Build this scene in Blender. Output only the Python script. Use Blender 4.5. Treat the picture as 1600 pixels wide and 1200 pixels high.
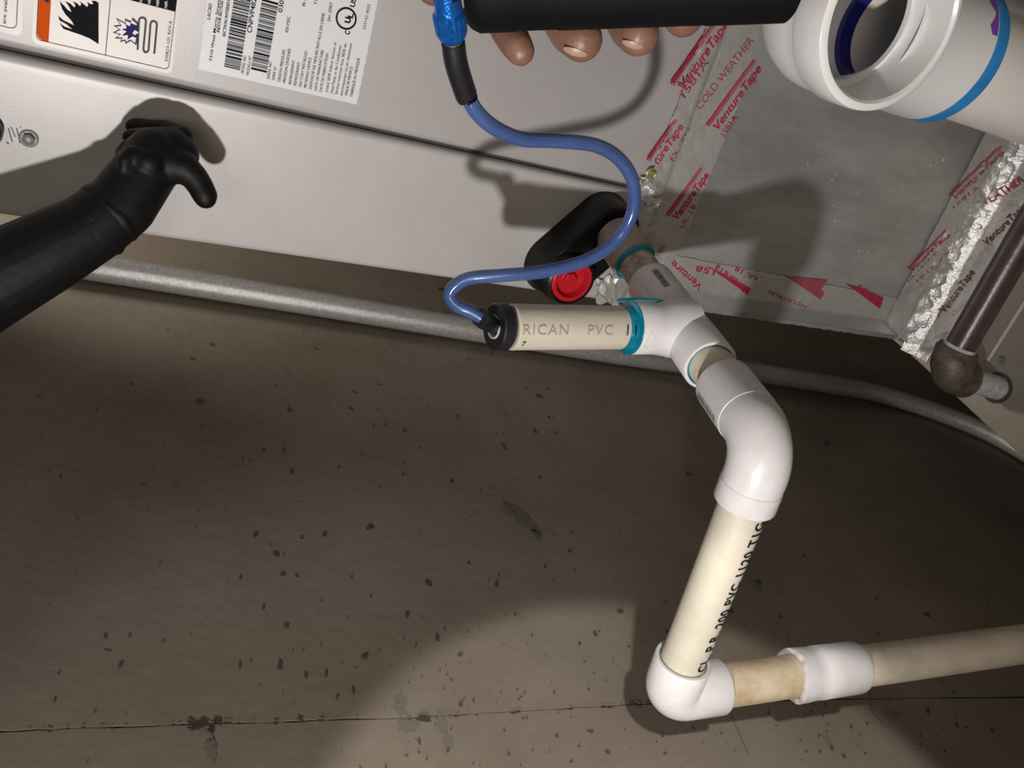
import bpy, bmesh, math, random
from mathutils import Vector, Matrix, noise
from mathutils.geometry import tessellate_polygon
random.seed(7)
scn = bpy.context.scene
for o in list(bpy.data.objects): bpy.data.objects.remove(o)

# ------------------------------------------------------------------ camera
F = 1321.2                                   # focal length in pixels of the 1600 px frame
c0 = Vector((0.8829, 0.0725, 0.4639)).normalized()      # world down, seen from the camera
c1 = Vector((-0.2895, 0.862, 0.4162)); c1 = (c1 - c0*c1.dot(c0)).normalized()   # world left
c2 = c0.cross(c1)                            # away from the camera, into the cabinets
CAM = Vector((0, 0, 2.05))
def D(c): c = Vector(c); return Vector((-c.dot(c1), c.dot(c2), -c.dot(c0)))
def ray(px, py): return D(((px-800)/F, (py-600)/F, 1))
def V(px, py, z): return CAM + ray(px, py)*z
def on(px, py, ax, val):
    r = ray(px, py); return CAM + r*((val-CAM[ax])/r[ax])
def pxm(px, z): return px*z/F
cam_d = bpy.data.cameras.new('camera'); cam = bpy.data.objects.new('camera', cam_d); scn.collection.objects.link(cam)
cam_d.sensor_width = 36; cam_d.sensor_fit = 'HORIZONTAL'; cam_d.lens = F/1600*36; cam_d.clip_start = .01
M = Matrix.Identity(4)
for i, a in enumerate((D((1,0,0)), D((0,-1,0)), D((0,0,-1)))):
    for j in range(3): M[j][i] = a[j]
M.translation = CAM; cam.matrix_world = M
scn.camera = cam

# ------------------------------------------------------------------ world, lights, exposure
scn.view_settings.view_transform = 'Standard'; scn.view_settings.look = 'None'
scn.view_settings.gamma = 1; scn.view_settings.use_curve_mapping = False; scn.view_settings.exposure = 0
w = bpy.data.worlds.new('world'); scn.world = w; w.use_nodes = True
w.node_tree.nodes['Background'].inputs[0].default_value = (1.0, .86, .70, 1)
w.node_tree.nodes['Background'].inputs[1].default_value = 0.10
def light(kind, name, loc, aim, energy, col, **k):
    d = bpy.data.lights.new(name, kind); d.energy = energy; d.color = col
    for a, b in k.items(): setattr(d, a, b)
    o = bpy.data.objects.new(name, d); scn.collection.objects.link(o); o.location = loc
    o.rotation_euler = (Vector(aim)-Vector(loc)).to_track_quat('-Z', 'Y').to_euler(); return o
YF = .545; XE = -.207; WX = -.40
light('SPOT', 'headlamp', CAM+D((-.055,.335,-.03)), on(720,200,1,YF), 17.0, (1,.97,.95), spot_size=math.radians(92), spot_blend=1.0, shadow_soft_size=.012)
light('SPOT', 'work_flashlight', CAM+D((.13,-.16,-.10)), on(1090,1525,0,WX), 11.5, (1,.97,.94), spot_size=math.radians(36), spot_blend=.12, shadow_soft_size=.010)
light('AREA', 'area_fill_light', CAM+Vector((.12,-1.1,.55)), CAM+Vector((-.3,.8,-.2)), 4.0, (1,.92,.83), shape='RECTANGLE', size=.5, size_y=.5)  # soft warm fill added to lift the whole scene, not an actual fixture

light('SPOT', 'gap_fill_spot', CAM+Vector((-.26,1.02,.50)), CAM+Vector((-.385,.93,-.6)), 26.0, (1,.93,.84), spot_size=math.radians(56), spot_blend=1.0, shadow_soft_size=.04)  # added spot brightening the wall strip and conduit in the gap, no known source

# ------------------------------------------------------------------ materials
def mat(name, col, rough=.5, metal=0, noise_amt=0, nscale=40, bump=0, bscale=200, spec=.5, coat=0, col2=None, trans=0, clear=0, stretch=None, emis=None, sss=0):
    m = bpy.data.materials.new(name); m.use_nodes = True; nt = m.node_tree; N = nt.nodes; L = nt.links
    b = N['Principled BSDF']; b.inputs['Base Color'].default_value = (*col, 1)
    b.inputs['Roughness'].default_value = rough; b.inputs['Metallic'].default_value = metal
    b.inputs['Specular IOR Level'].default_value = spec; b.inputs['Coat Weight'].default_value = coat
    b.inputs['Transmission Weight'].default_value = trans
    if sss: b.inputs['Subsurface Weight'].default_value = sss; b.inputs['Subsurface Scale'].default_value = .004
    tc = N.new('ShaderNodeTexCoord'); src = tc.outputs['Object']
    if stretch:
        mp = N.new('ShaderNodeMapping'); mp.inputs['Scale'].default_value = stretch; L.new(src, mp.inputs[0]); src = mp.outputs[0]
    if noise_amt or col2:
        n = N.new('ShaderNodeTexNoise'); n.inputs['Scale'].default_value = nscale; n.inputs['Detail'].default_value = 8; n.inputs['Roughness'].default_value = .65
        L.new(src, n.inputs['Vector'])
        r = N.new('ShaderNodeValToRGB'); c2_ = col2 or tuple(max(0, c*(1-noise_amt)) for c in col)
        r.color_ramp.elements[0].position = .36; r.color_ramp.elements[1].position = .62
        r.color_ramp.elements[0].color = (*c2_, 1); r.color_ramp.elements[1].color = (*col, 1)
        L.new(n.outputs[0], r.inputs[0]); L.new(r.outputs[0], b.inputs['Base Color'])
    if bump:
        n2 = N.new('ShaderNodeTexNoise'); n2.inputs['Scale'].default_value = bscale; n2.inputs['Detail'].default_value = 5; L.new(src, n2.inputs['Vector'])
        bp = N.new('ShaderNodeBump'); bp.inputs['Strength'].default_value = bump; bp.inputs['Distance'].default_value = .001
        L.new(n2.outputs[0], bp.inputs['Height']); L.new(bp.outputs[0], b.inputs['Normal'])
    if clear:
        t = N.new('ShaderNodeBsdfTransparent'); t.inputs[0].default_value = (.72,.82,1,1); mx = N.new('ShaderNodeMixShader'); mx.inputs[0].default_value = clear
        L.new(b.outputs[0], mx.inputs[1]); L.new(t.outputs[0], mx.inputs[2]); L.new(mx.outputs[0], N['Material Output'].inputs[0])
    return m
paint = mat('painted_steel', (.50,.475,.46), .45, .15, .05, 30, .05, 900)
panelm = mat('grey_steel_panel', (.45,.425,.415), .45, .2, .04, 25, .05, 700)
seam_dark = mat('seam_shadow_gap', (.05,.045,.04), .8)
galv = mat('galvanised_sheet', (.62,.625,.61), .40, .60, .32, 7, .10, 160, stretch=(3,1,1))
furn_m = mat('furnace_sheet_metal', (.32,.285,.235), .5, .35, .22, 14, .10, 120)
foil = mat('aluminium_foil_tape', (.68,.66,.64), .36, .55, .10, 60, .55, 420)
conduit_m = mat('galvanised_conduit', (.66,.64,.62), .32, .45, .3, 300, .35, 1500)
white_pvc = mat('white_pvc_fitting', (.68,.655,.65), .28, 0, .08, 90, .06, 500, sss=.1)
cream = mat('cream_pvc_pipe', (.57,.52,.42), .38, 0, .10, 60, .08, 400, stretch=(1,1,.25))
dirty = mat('weathered_pvc_pipe', (.68,.60,.48), .42, 0, 0, 45, .12, 300, col2=(.56,.48,.37))
speck = mat('mouldy_pvc_pipe', (.48,.43,.34), .5, 0, 0, 130, .15, 300, col2=(.20,.17,.12))
stainp = mat('glue_stained_pvc_pipe', (.60,.50,.36), .42, 0, 0, 40, .1, 300, col2=(.42,.31,.18))
brownad = mat('dirty_brown_adapter', (.36,.30,.25), .45, 0, .3, 90, .1, 400)
teal = mat('teal_pvc_cement', (.0,.22,.32), .2, 0, .4, 90, coat=.5)
bluec = mat('blue_pvc_cement', (.03,.22,.52), .25, 0, .2, 60, coat=.3)
navy = mat('dark_blue_cement_ring', (.012,.014,.13), .3)
purple = mat('purple_primer_drip', (.20,.06,.42), .35)
ventw = mat('white_vent_pvc', (.72,.70,.69), .25, 0, .04, 30, sss=.1)
ventp = mat('vent_pipe_pvc', (.70,.66,.61), .35, 0, .06, 12)
black = mat('black_plastic', (.006,.006,.007), .34, spec=.35)
rubber = mat('black_rubber', (.010,.010,.012), .42)
glove = mat('black_nitrile_glove', (.005,.005,.005), .55, 0, .3, 60, .25, 160, spec=.22)
pumpm = mat('pump_black_rubber', (.003,.003,.0035), .6, spec=.15)
redc = mat('red_plug_plastic', (.50,.012,.022), .28)
bluek = mat('blue_anodised_metal', (.01,.16,.62), .25, .6, .3, 500, .4, 900)
gold = mat('brass_metal', (.45,.38,.16), .35, .8)
yscrew = mat('yellow_zinc_screw', (.42,.38,.17), .4, .5, .2, 300)
screw_m = mat('grey_zinc_screw', (.24,.23,.21), .55, .25, .3, 400)
tubem = mat('blue_vinyl_tube', (.065,.115,.30), .10, 0, .15, 60, spec=.8, clear=.28)
tubec = mat('pale_blue_tube_bore', (.32,.40,.60), .25, 0, .1, 60, clear=.25)
skin = mat('brown_skin', (.22,.110,.072), .45, 0, .25, 60, .25, 500, sss=.15)
nailm = mat('fingernail', (.30,.19,.14), .3)
iron = mat('dark_brown_iron_pipe', (.10,.075,.075), .32, .35, .35, 60, .15, 300)
ironel = mat('rusty_iron_elbow', (.17,.135,.11), .5, .4, .5, 110, .6, 500)
sealm = mat('white_thread_sealant', (.58,.60,.60), .4, 0, .35, 200)
labelw = mat('white_label', (.70,.71,.72), .4)
labelc = mat('cream_label', (.72,.66,.62), .4)
ink = mat('black_ink', (.010,.010,.012), .8, spec=.08)
inkg = mat('grey_ink', (.08,.08,.09), .8, spec=.1)
orange = mat('orange_ink', (.62,.085,.006), .8, spec=.1)
navyi = mat('navy_ink', (.03,.028,.12), .8, spec=.1)
red = mat('red_ink', (.42,.020,.065), .5)
pinkink = mat('faded_red_ink', (.36,.07,.09), .5)
pencil = mat('grey_print', (.30,.27,.22), .6)
pitm = mat('dark_pit', (.095,.072,.050), .9)
stainm = mat('grey_patch', (.17,.15,.12), .9)
crackm = mat('crack_grime', (.06,.045,.03), .95)

def concrete():
    m = bpy.data.materials.new('bare_concrete'); m.use_nodes = True; nt = m.node_tree; N = nt.nodes; L = nt.links
    b = N['Principled BSDF']; b.inputs['Roughness'].default_value = .85; b.inputs['Specular IOR Level'].default_value = .2
    tc = N.new('ShaderNodeTexCoord')
    n = N.new('ShaderNodeTexNoise'); n.inputs['Scale'].default_value = 4.5; n.inputs['Detail'].default_value = 9; n.inputs['Roughness'].default_value = .6; L.new(tc.outputs['Object'], n.inputs[0])
    r = N.new('ShaderNodeValToRGB'); e = r.color_ramp.elements; e[0].position = .32; e[1].position = .68
    e[0].color = (.20,.165,.125,1); e[1].color = (.30,.26,.21,1); L.new(n.outputs[0], r.inputs[0])
    # small dark pits
    wn = N.new('ShaderNodeTexNoise'); wn.inputs['Scale'].default_value = 60; L.new(tc.outputs['Object'], wn.inputs[0])
    ad = N.new('ShaderNodeVectorMath'); ad.operation = 'MULTIPLY_ADD'; ad.inputs[1].default_value = (.02,.02,.02); L.new(wn.outputs[1], ad.inputs[0]); L.new(tc.outputs['Object'], ad.inputs[2])
    mp = N.new('ShaderNodeMapping'); mp.inputs['Scale'].default_value = (1,1,.6); mp.inputs['Rotation'].default_value = (.5,0,0); L.new(ad.outputs[0], mp.inputs[0])
    v = N.new('ShaderNodeTexVoronoi'); v.inputs['Scale'].default_value = 70; L.new(mp.outputs[0], v.inputs[0])
    sz = N.new('ShaderNodeMapRange'); sz.inputs[1].default_value = .55; sz.inputs[2].default_value = 1; sz.inputs[3].default_value = 0; sz.inputs[4].default_value = .20
    sep = N.new('ShaderNodeSeparateColor'); L.new(v.outputs['Color'], sep.inputs[0]); L.new(sep.outputs[0], sz.inputs[0])
    lt = N.new('ShaderNodeMath'); lt.operation = 'LESS_THAN'; L.new(v.outputs['Distance'], lt.inputs[0]); L.new(sz.outputs[0], lt.inputs[1])
    mx = N.new('ShaderNodeMix'); mx.data_type = 'RGBA'; mx.inputs[7].default_value = (.09,.07,.05,1); L.new(r.outputs[0], mx.inputs[6])
    ml = N.new('ShaderNodeMath'); ml.operation = 'MULTIPLY'; ml.inputs[1].default_value = .75; L.new(lt.outputs[0], ml.inputs[0]); L.new(ml.outputs[0], mx.inputs[0])
    L.new(mx.outputs[2], b.inputs['Base Color'])
    n3 = N.new('ShaderNodeTexNoise'); n3.inputs['Scale'].default_value = 90; n3.inputs['Detail'].default_value = 8; L.new(tc.outputs['Object'], n3.inputs[0])
    sb = N.new('ShaderNodeMath'); sb.operation = 'SUBTRACT'; L.new(n3.outputs[0], sb.inputs[0]); L.new(lt.outputs[0], sb.inputs[1])
    bp = N.new('ShaderNodeBump'); bp.inputs['Strength'].default_value = .35; bp.inputs['Distance'].default_value = .001; L.new(sb.outputs[0], bp.inputs['Height']); L.new(bp.outputs[0], b.inputs['Normal'])
    return m
conc = concrete()

# ------------------------------------------------------------------ builders
col = scn.collection
def tag(o, label=None, cat=None, group=None, kind=None):
    if label: o['label'] = label
    if cat: o['category'] = cat
    if group: o['group'] = group
    if kind: o['kind'] = kind
    return o
def empty(name, loc, label, cat, group=None):
    o = bpy.data.objects.new(name, None); col.objects.link(o); o.location = loc; o.empty_display_size = .02
    return tag(o, label, cat, group)
class MB:
    def __init__(s): s.v = []; s.f = []; s.mi = []; s.mats = []; s.cur = 0
    def use(s, m):
        if m not in s.mats: s.mats.append(m)
        s.cur = s.mats.index(m); return s
    def add(s, vs, fs):
        b = len(s.v); s.v += [Vector(a) for a in vs]
        for f in fs: s.f.append([b+i for i in f]); s.mi.append(s.cur)
    def box(s, a, b):
        x0,y0,z0 = [min(a[i],b[i]) for i in range(3)]; x1,y1,z1 = [max(a[i],b[i]) for i in range(3)]
        s.add([(x0,y0,z0),(x1,y0,z0),(x1,y1,z0),(x0,y1,z0),(x0,y0,z1),(x1,y0,z1),(x1,y1,z1),(x0,y1,z1)],
              [(0,3,2,1),(4,5,6,7),(0,1,5,4),(1,2,6,5),(2,3,7,6),(3,0,4,7)])
    def loft(s, rings, seg=40, cap0=True, cap1=True, wob=None):
        """rings: (centre, tangent, radius); frames carried along by parallel transport"""
        t0 = Vector(rings[0][1]).normalized(); n = t0.orthogonal().normalized(); pt = t0; vs = []; fs = []
        for k, (c, t, r) in enumerate(rings):
            t = Vector(t).normalized()
            q = pt.rotation_difference(t); n = q @ n; n = (n - t*n.dot(t)).normalized(); pt = t; b = t.cross(n)
            for i in range(seg):
                a = 2*math.pi*i/seg; rr = r*(wob(k, a) if wob else 1)
                vs.append(Vector(c) + (n*math.cos(a)+b*math.sin(a))*rr)
        for k in range(len(rings)-1):
            for i in range(seg):
                j = (i+1) % seg; fs.append((k*seg+i, k*seg+j, (k+1)*seg+j, (k+1)*seg+i))
        if cap0: fs.append(tuple(reversed(range(seg))))
        if cap1: fs.append(tuple((len(rings)-1)*seg+i for i in range(seg)))
        s.add(vs, fs)
    def lathe(s, p, d, prof, seg=40, cap0=True, cap1=True, wob=None):
        d = Vector(d).normalized(); s.loft([(Vector(p)+d*a, d, r) for a, r in prof], seg, cap0, cap1, wob)
    def poly(s, pts):
        pts = [Vector(p) for p in pts]
        for t in tessellate_polygon([pts]): s.add([pts[i] for i in t], [(0,1,2)])
    def prism(s, pts, depth):
        pts = [Vector(p) for p in pts]; n = len(pts); dv = Vector(depth)
        s.poly(pts); s.poly([p+dv for p in pts])
        s.add(pts+[p+dv for p in pts], [(i,(i+1)%n,n+(i+1)%n,n+i) for i in range(n)])
    def build(s, name, parent=None, smooth=True, sharp=35, origin=None, bevel=0):
        o_ = Vector(origin) if origin is not None else (parent.matrix_world.translation if False else Vector((0,0,0)))
        if origin is None and s.v:
            o_ = sum(s.v, Vector())/len(s.v)
        me = bpy.data.meshes.new(name); me.from_pydata([v-o_ for v in s.v], [], s.f)
        for m in s.mats: me.materials.append(m)
        me.polygons.foreach_set('material_index', s.mi); me.validate(); me.update()
        bm = bmesh.new(); bm.from_mesh(me); bmesh.ops.recalc_face_normals(bm, faces=bm.faces); bm.to_mesh(me); bm.free()
        if smooth:
            me.polygons.foreach_set('use_smooth', [True]*len(me.polygons)); me.set_sharp_from_angle(angle=math.radians(sharp))
        ob = bpy.data.objects.new(name, me); col.objects.link(ob)
        if bevel:
            b = ob.modifiers.new('bevel', 'BEVEL'); b.width = bevel; b.segments = 3; b.limit_method = 'ANGLE'
        if parent is not None:
            ob.parent = parent; ob.matrix_parent_inverse = Matrix.Identity(4)
            base = Vector(parent['wloc']) if 'wloc' in parent else parent.location
            ob.location = o_ - base
        else: ob.location = o_
        ob['wloc'] = tuple(o_)
        return ob

_tc = {}
def glyphs(body, shear=0, bold=0, space=1.0):
    k = (body, shear, bold, space)
    if k in _tc: return _tc[k]
    cu = bpy.data.curves.new('t', 'FONT'); cu.body = body; cu.shear = shear; cu.offset = bold; cu.space_character = space; cu.size = 1; cu.resolution_u = 3
    o = bpy.data.objects.new('t', cu); col.objects.link(o)
    dg = bpy.context.evaluated_depsgraph_get(); me = bpy.data.meshes.new_from_object(o.evaluated_get(dg))
    vs = [(v.co.x, v.co.y) for v in me.vertices]; fs = [tuple(p.vertices) for p in me.polygons]
    bpy.data.objects.remove(o); bpy.data.curves.remove(cu); bpy.data.meshes.remove(me)
    x0 = min(v[0] for v in vs); x1 = max(v[0] for v in vs)
    _tc[k] = ([((x-x0), y) for x, y in vs], fs, x1-x0); return _tc[k]
def text_plane(mb, body, p0, p1, h, n, hf=None, shear=0, bold=0, space=1.0):
    """flat print from p0 to p1 (baseline), cap height h, on a surface with outward normal n"""
    vs, fs, wd = glyphs(body, shear, bold, space); u = (p1-p0); Ln = u.length; u.normalize(); v = Vector(n).cross(u).normalized()
    out = []
    for x, y in vs:
        q = p0 + u*(x/wd*Ln) + v*(y/.70*h)
        if hf: q = hf(q)
        out.append(q)
    mb.add(out, fs)
def text_pipe(mb, body, p0, u, r, h, length, phi0, off=.00035, shear=0, bold=0, space=1.0):
    vs, fs, wd = glyphs(body, shear, bold, space); u = u.normalized(); e1 = CAM-p0; e1 = (e1-u*e1.dot(u)).normalized(); v = e1.cross(u)
    bm = bmesh.new(); bv = [bm.verts.new((x/wd*length, y/.70*h, 0)) for x, y in vs]
    for f in fs:
        try: bm.faces.new([bv[i] for i in f])
        except ValueError: pass
    for _ in range(3):
        es = [e for e in bm.edges if abs(e.verts[0].co.y-e.verts[1].co.y) > r*.12]
        if es: bmesh.ops.subdivide_edges(bm, edges=es, cuts=1); bmesh.ops.triangulate(bm, faces=bm.faces)
    bm.verts.index_update(); out = []
    for q in bm.verts:
        a = phi0 + (q.co.y-h/2)/r; out.append(p0 + u*q.co.x + (e1*math.cos(a)+v*math.sin(a))*(r+off))
    mb.add(out, [tuple(x.index for x in f.verts) for f in bm.faces]); bm.free()

def arc(a, corner, b, rad, n=10):
    """path points+tangents from a to b with a round bend of radius rad about corner"""
    a, corner, b = Vector(a), Vector(corner), Vector(b); d1 = (corner-a).normalized(); d2 = (b-corner).normalized()
    ang = d1.angle(d2); t = rad*math.tan(ang/2); s = corner-d1*t; ax = d1.cross(d2).normalized(); cen = s + ax.cross(d1)*rad
    out = []
    for i in range(n+1):
        R = Matrix.Rotation(ang*i/n, 3, ax); out.append((cen + R @ (s-cen), R @ d1))
    return out
def spline(pts, n=10):
    P = [Vector(p) for p in pts]; P = [P[0]*2-P[1]] + P + [P[-1]*2-P[-2]]; out = []
    for i in range(1, len(P)-2):
        for k in range(n):
            t = k/n; a,b,c,d = P[i-1],P[i],P[i+1],P[i+2]
            out.append(.5*((2*b)+(c-a)*t+(2*a-5*b+4*c-d)*t*t+(3*b-a-3*c+d)*t**3))
    out.append(P[-2]); return out
def tube_path(mb, pts, r, seg=20, cap=True):
    n = len(pts); R = r if callable(r) else (lambda t: r)
    mb.loft([(pts[i], pts[min(i+1,n-1)]-pts[max(i-1,0)], R(i/(n-1))) for i in range(n)], seg, cap, cap)

def body_mesh(name, chains, m, parent, voxel=.0012, smooth=8):
    """one continuous skin grown from tapering chains of (point, radius)"""
    mb = MB().use(m)
    for ch in chains:
        ch = [(Vector(p), r) for p, r in ch]
        for i, (p, r) in enumerate(ch):
            bm = bmesh.new(); bmesh.ops.create_icosphere(bm, subdivisions=3, radius=r); bm.verts.index_update()
            mb.add([v.co+p for v in bm.verts], [tuple(v.index for v in f.verts) for f in bm.faces]); bm.free()
            if i: 
                q, rq = ch[i-1]; d = p-q; mb.loft([(q, d, rq), (p, d, r)], 24)
    o = mb.build(name, None, origin=parent.location)
    md = o.modifiers.new('r', 'REMESH'); md.mode = 'VOXEL'; md.voxel_size = voxel
    sm = o.modifiers.new('s', 'SMOOTH'); sm.iterations = smooth; sm.factor = .5
    dg = bpy.context.evaluated_depsgraph_get(); me = bpy.data.meshes.new_from_object(o.evaluated_get(dg))
    o.modifiers.clear(); old = o.data; o.data = me; bpy.data.meshes.remove(old); me.name = name
    me.materials.clear(); me.materials.append(m)
    me.polygons.foreach_set('use_smooth', [True]*len(me.polygons)); me.polygons.foreach_set('material_index', [0]*len(me.polygons))
    o.parent = parent; o.location = (0,0,0); return o

# ------------------------------------------------------------------ setting: concrete wall, floor
def wallp(px, py, off=0): return on(px, py, 0, WX+off)
joint = [(-260,1150),(0,1143),(120,1138),(240,1134),(330,1130),(420,1129),(520,1124),(640,1122),(760,1114),(880,1107),(1000,1100),(1150,1096),(1350,1092),(1650,1088)]
def jagged(pts, amp, seed, n=6):
    out = []; random.seed(seed)
    for (a, b), (c, d) in zip(pts[:-1], pts[1:]):
        for k in range(n):
            t = k/n; out.append((a+(c-a)*t, b+(d-b)*t+random.uniform(-amp, amp)))
    out.append(pts[-1]); return out
mb = MB().use(conc)
up = [wallp(*p) for p in jagged([(x, y-1.2) for x, y in joint], .9, 3)]
lo = [wallp(*p) for p in jagged([(x, y+1.2) for x, y in joint], .9, 4)]
Ztop, Zbot = 3.0, 0.0
def cl(p, y=None, z=None): return Vector((WX, p.y if y is None else y, p.z if z is None else z))
# slab beyond the joint (towards the back of the room)
farY, nearY = 2.2, -1.2
A = [cl(up[0], z=Ztop)] + up + [cl(up[-1], z=Zbot)]
mb.prism(A + [Vector((WX, farY, Zbot)), Vector((WX, farY, Ztop))], (-.08,0,0))
B = [cl(lo[0], z=Ztop)] + lo + [cl(lo[-1], z=Zbot)]
mb.prism(B + [Vector((WX, nearY, Zbot)), Vector((WX, nearY, Ztop))], (-.08,0,0))
wall = mb.build('wall_left', smooth=False); tag(wall, 'bare grey-brown concrete wall with dark pits and a ragged joint', kind='structure')
mb = MB().use(crackm); mb.box((WX-.03, .2, Zbot), (WX-.0025, .5, Ztop)); mb.build('joint_backing', wall, smooth=False)

# pits, crumbs and stains pressed in the wall face
pits = [(400,836,9,2.6),(443,704,7,1.5),(715,650,7,2.2),(788,700,6,2.8),(843,746,5,.8),(858,652,5,.7),(785,694,5,.5),(492,544,6,.4),(330,538,7,.1),(312,628,12,.1),
 (452,640,9,.5),(548,638,7,.6),(590,600,4,.3),(552,612,6,.3),(430,603,4,.3),(390,720,4,.2),(412,705,6,.5),(456,738,8,1.3),(530,730,4,.2),(630,742,4,.1),(705,752,7,.6),(732,560,4,.2),(768,553,4,.3),
 (822,606,4,.1),(842,618,8,.4),(855,607,4,.2),(836,674,7,.5),(868,676,5,.3),(788,646,4,.2),(632,672,7,.4),(602,664,5,.2),(655,700,4,.2),(575,826,5,.2),(670,912,10,.5),(776,912,9,1.1),(764,907,4,.2),
 (733,880,5,.3),(852,886,6,1.3),(890,861,5,.3),(570,1026,11,2.9),(188,1040,10,2.3),(92,1052,5,.1),(165,995,8,.8),(255,1002,5,.1),(203,994,5,.1),(86,1094,6,2),(148,1112,5,.2),(376,903,6,.1),(442,897,8,.1),
 (464,900,6,.2),(502,938,4,.2),(550,902,5,.3),(412,950,7,1.8),(432,866,9,.4),(472,840,5,.2),(507,835,8,2.6),(580,823,8,.6),(545,965,4,.1),(448,978,8,.2),(438,1040,15,1.5),(478,1056,9,1.2),(510,1052,10,1.7),
 (375,1040,8,1.4),(392,1033,4,.1),(473,1017,4,.3),(527,1090,6,2.5),(552,1080,9,1.5),(636,960,9,1.6),(684,998,12,1.2),(720,1022,9,2.7),(805,960,5,.4),(906,1005,6,.5),(930,990,10,.9),(970,955,11,.1),
 (705,1062,4,.9),(740,1094,6,1.4),(725,1092,4,.2),(815,1088,4,.5),(922,1142,9,.2),(1012,1098,5,.1),(1060,1122,4,.2),(330,1140,9,.1),(468,1122,7,.5),(655,1158,10,1.2),(700,1172,8,1.4),(636,1180,7,.3),(795,1178,6,1.0),
 (720,1100,10,1.5),(1040,940,5,.5),(1142,955,8,.1),(1185,910,10,.6),(1130,890,5,.8),(1220,963,6,.2),(1178,778,8,1.0),(1290,692,8,1.8),(1075,740,7,.9),(1256,868,6,.3),(1450,960,11,.4),(1370,935,6,.2),(1545,945,5,.3),
 (1495,1132,8,1.2),(1550,1140,8,.8),(1450,1110,9,1.2),(1510,1136,5,.3),(1330,1135,7,1.3),(1355,1130,6,.9),(1300,1168,8,1.0),(1318,1180,8,1.0),(1345,1148,4,.4),(1290,1100,7,1.1),(1272,1100,4,.2),(1520,1012,4,.2),
 (95,745,5,.4),(120,812,4,.2),(78,735,4,.2),(205,600,5,.6),(250,880,4,.3),(310,800,4,.2),(255,700,4,.1),(150,640,4,.2),(60,620,4,.3),(300,560,5,.1),(690,452,10,.3),(870,410,0,0),(1130,660,5,.4),(1035,1150,6,.4),(870,1150,7,.3),(905,1165,5,.2),(950,1175,8,.6)]
mbp = MB().use(pitm); random.seed(11)
def blob(mbx, px, py, L, ang, asp=.45, n=9, off=.0005, rough=.35):
    c = wallp(px, py, off); z = (c-CAM).dot(ray(800,600))/ray(800,600).length_squared
    pts = []
    for i in range(n):
        a = 2*math.pi*i/n; r = 1+random.uniform(-rough, rough); x = math.cos(a)*L*r*.8; y = math.sin(a)*L*asp*r
        pts.append(wallp(px+x*math.cos(ang)-y*math.sin(ang), py+x*math.sin(ang)+y*math.cos(ang), off))
    cc = sum(pts, Vector())/n - Vector((.0012*0, 0, 0))
    mbx.add(pts+[cc], [(i, (i+1)%n, n) for i in range(n)])
for x, y, L, a in pits:
    if L: blob(mbp, x, y, L*.68, a)
for i in range(210):
    x = random.uniform(0,1600); y = random.uniform(520,1200)
    blob(mbp, x, y, random.uniform(.9,2.4), random.uniform(0,3.1), .6, 6)
for i in range(120):
    x = random.uniform(600,1500); y = random.uniform(980,1200)
    blob(mbp, x, y, random.uniform(1.5,3.8), random.gauss(1.0,.5), .5, 6)
p = mbp.build('pits', wall, smooth=False); tag(p, 'dark brown pits and specks', kind='stuff')
mbs = MB().use(stainm)
for x, y, L, a, s in [(625,1100,22,1.5,.4),(640,1135,20,.1,.6),(690,1130,22,1.2,.3),(700,1160,14,1.4,.5),(820,812,38,.75,.22),(795,795,20,.9,.3),(838,835,16,1.0,.3),(330,1172,26,1.5,.3),(745,1060,0,0,0),(1295,1160,16,.9,.25),(1180,915,14,.8,.4),(1395,1115,16,.1,.2)]:
    if L: blob(mbs, x, y, L, a, s, 22, .0003, .38)
# branching hairline crack under the pipe
def hair(pts, wpx):
    for (a, b), (c, d) in zip(pts[:-1], pts[1:]):
        n = Vector((-(d-b), c-a)); n = n.normalized()*wpx
        mbs.add([wallp(a+n.x,b+n.y,.0006), wallp(a-n.x,b-n.y,.0006), wallp(c-n.x,d-n.y,.0006), wallp(c+n.x,d+n.y,.0006)], [(0,1,2,3)])
hair([(1361,1080),(1358,1096),(1364,1112),(1372,1120),(1378,1128),(1384,1135)], 1.1)
hair([(300,1128),(312,1140),(330,1150),(338,1168)], 1.0); hair([(1135,1100),(1170,1180)], .6)
hair([(1230,990),(1236,1010)], .6)
tag(mbs.build('stains', wall, smooth=False), 'darker grey stains and hairline cracks', kind='stuff')
mb = MB().use(crackm)
for i in range(46):
    t = random.random(); k = int(t*(len(joint)-2)); a, b = joint[k], joint[k+1]; s = random.random()
    blob(mb, a[0]+(b[0]-a[0])*s, a[1]+(b[1]-a[1])*s+random.uniform(-1.5,2), random.uniform(2,6), random.uniform(-.3,.3), .3, 7, .0007)
for x,y,L in [(305,1136,13),(318,1130,12),(330,1142,8),(298,1128,8),(662,1123,14),(340,1128,10)]: blob(mb, x, y, L, random.uniform(-.3,.6), .35, 12, .0007)
tag(mb.build('joint_crumbs', wall, smooth=False), 'dark ragged crumbs along the joint', kind='stuff')
mb = MB().use(conc); mb.box((-2, -1.5, -.05), (2, 2.4, 0)); fl = mb.build('floor', smooth=False); tag(fl, kind='structure')
mb = MB().use(conc); mb.box((WX-.08, 2.2, 0), (2, 2.28, 3.0)); tag(mb.build('wall_back', smooth=False), kind='structure')

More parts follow.
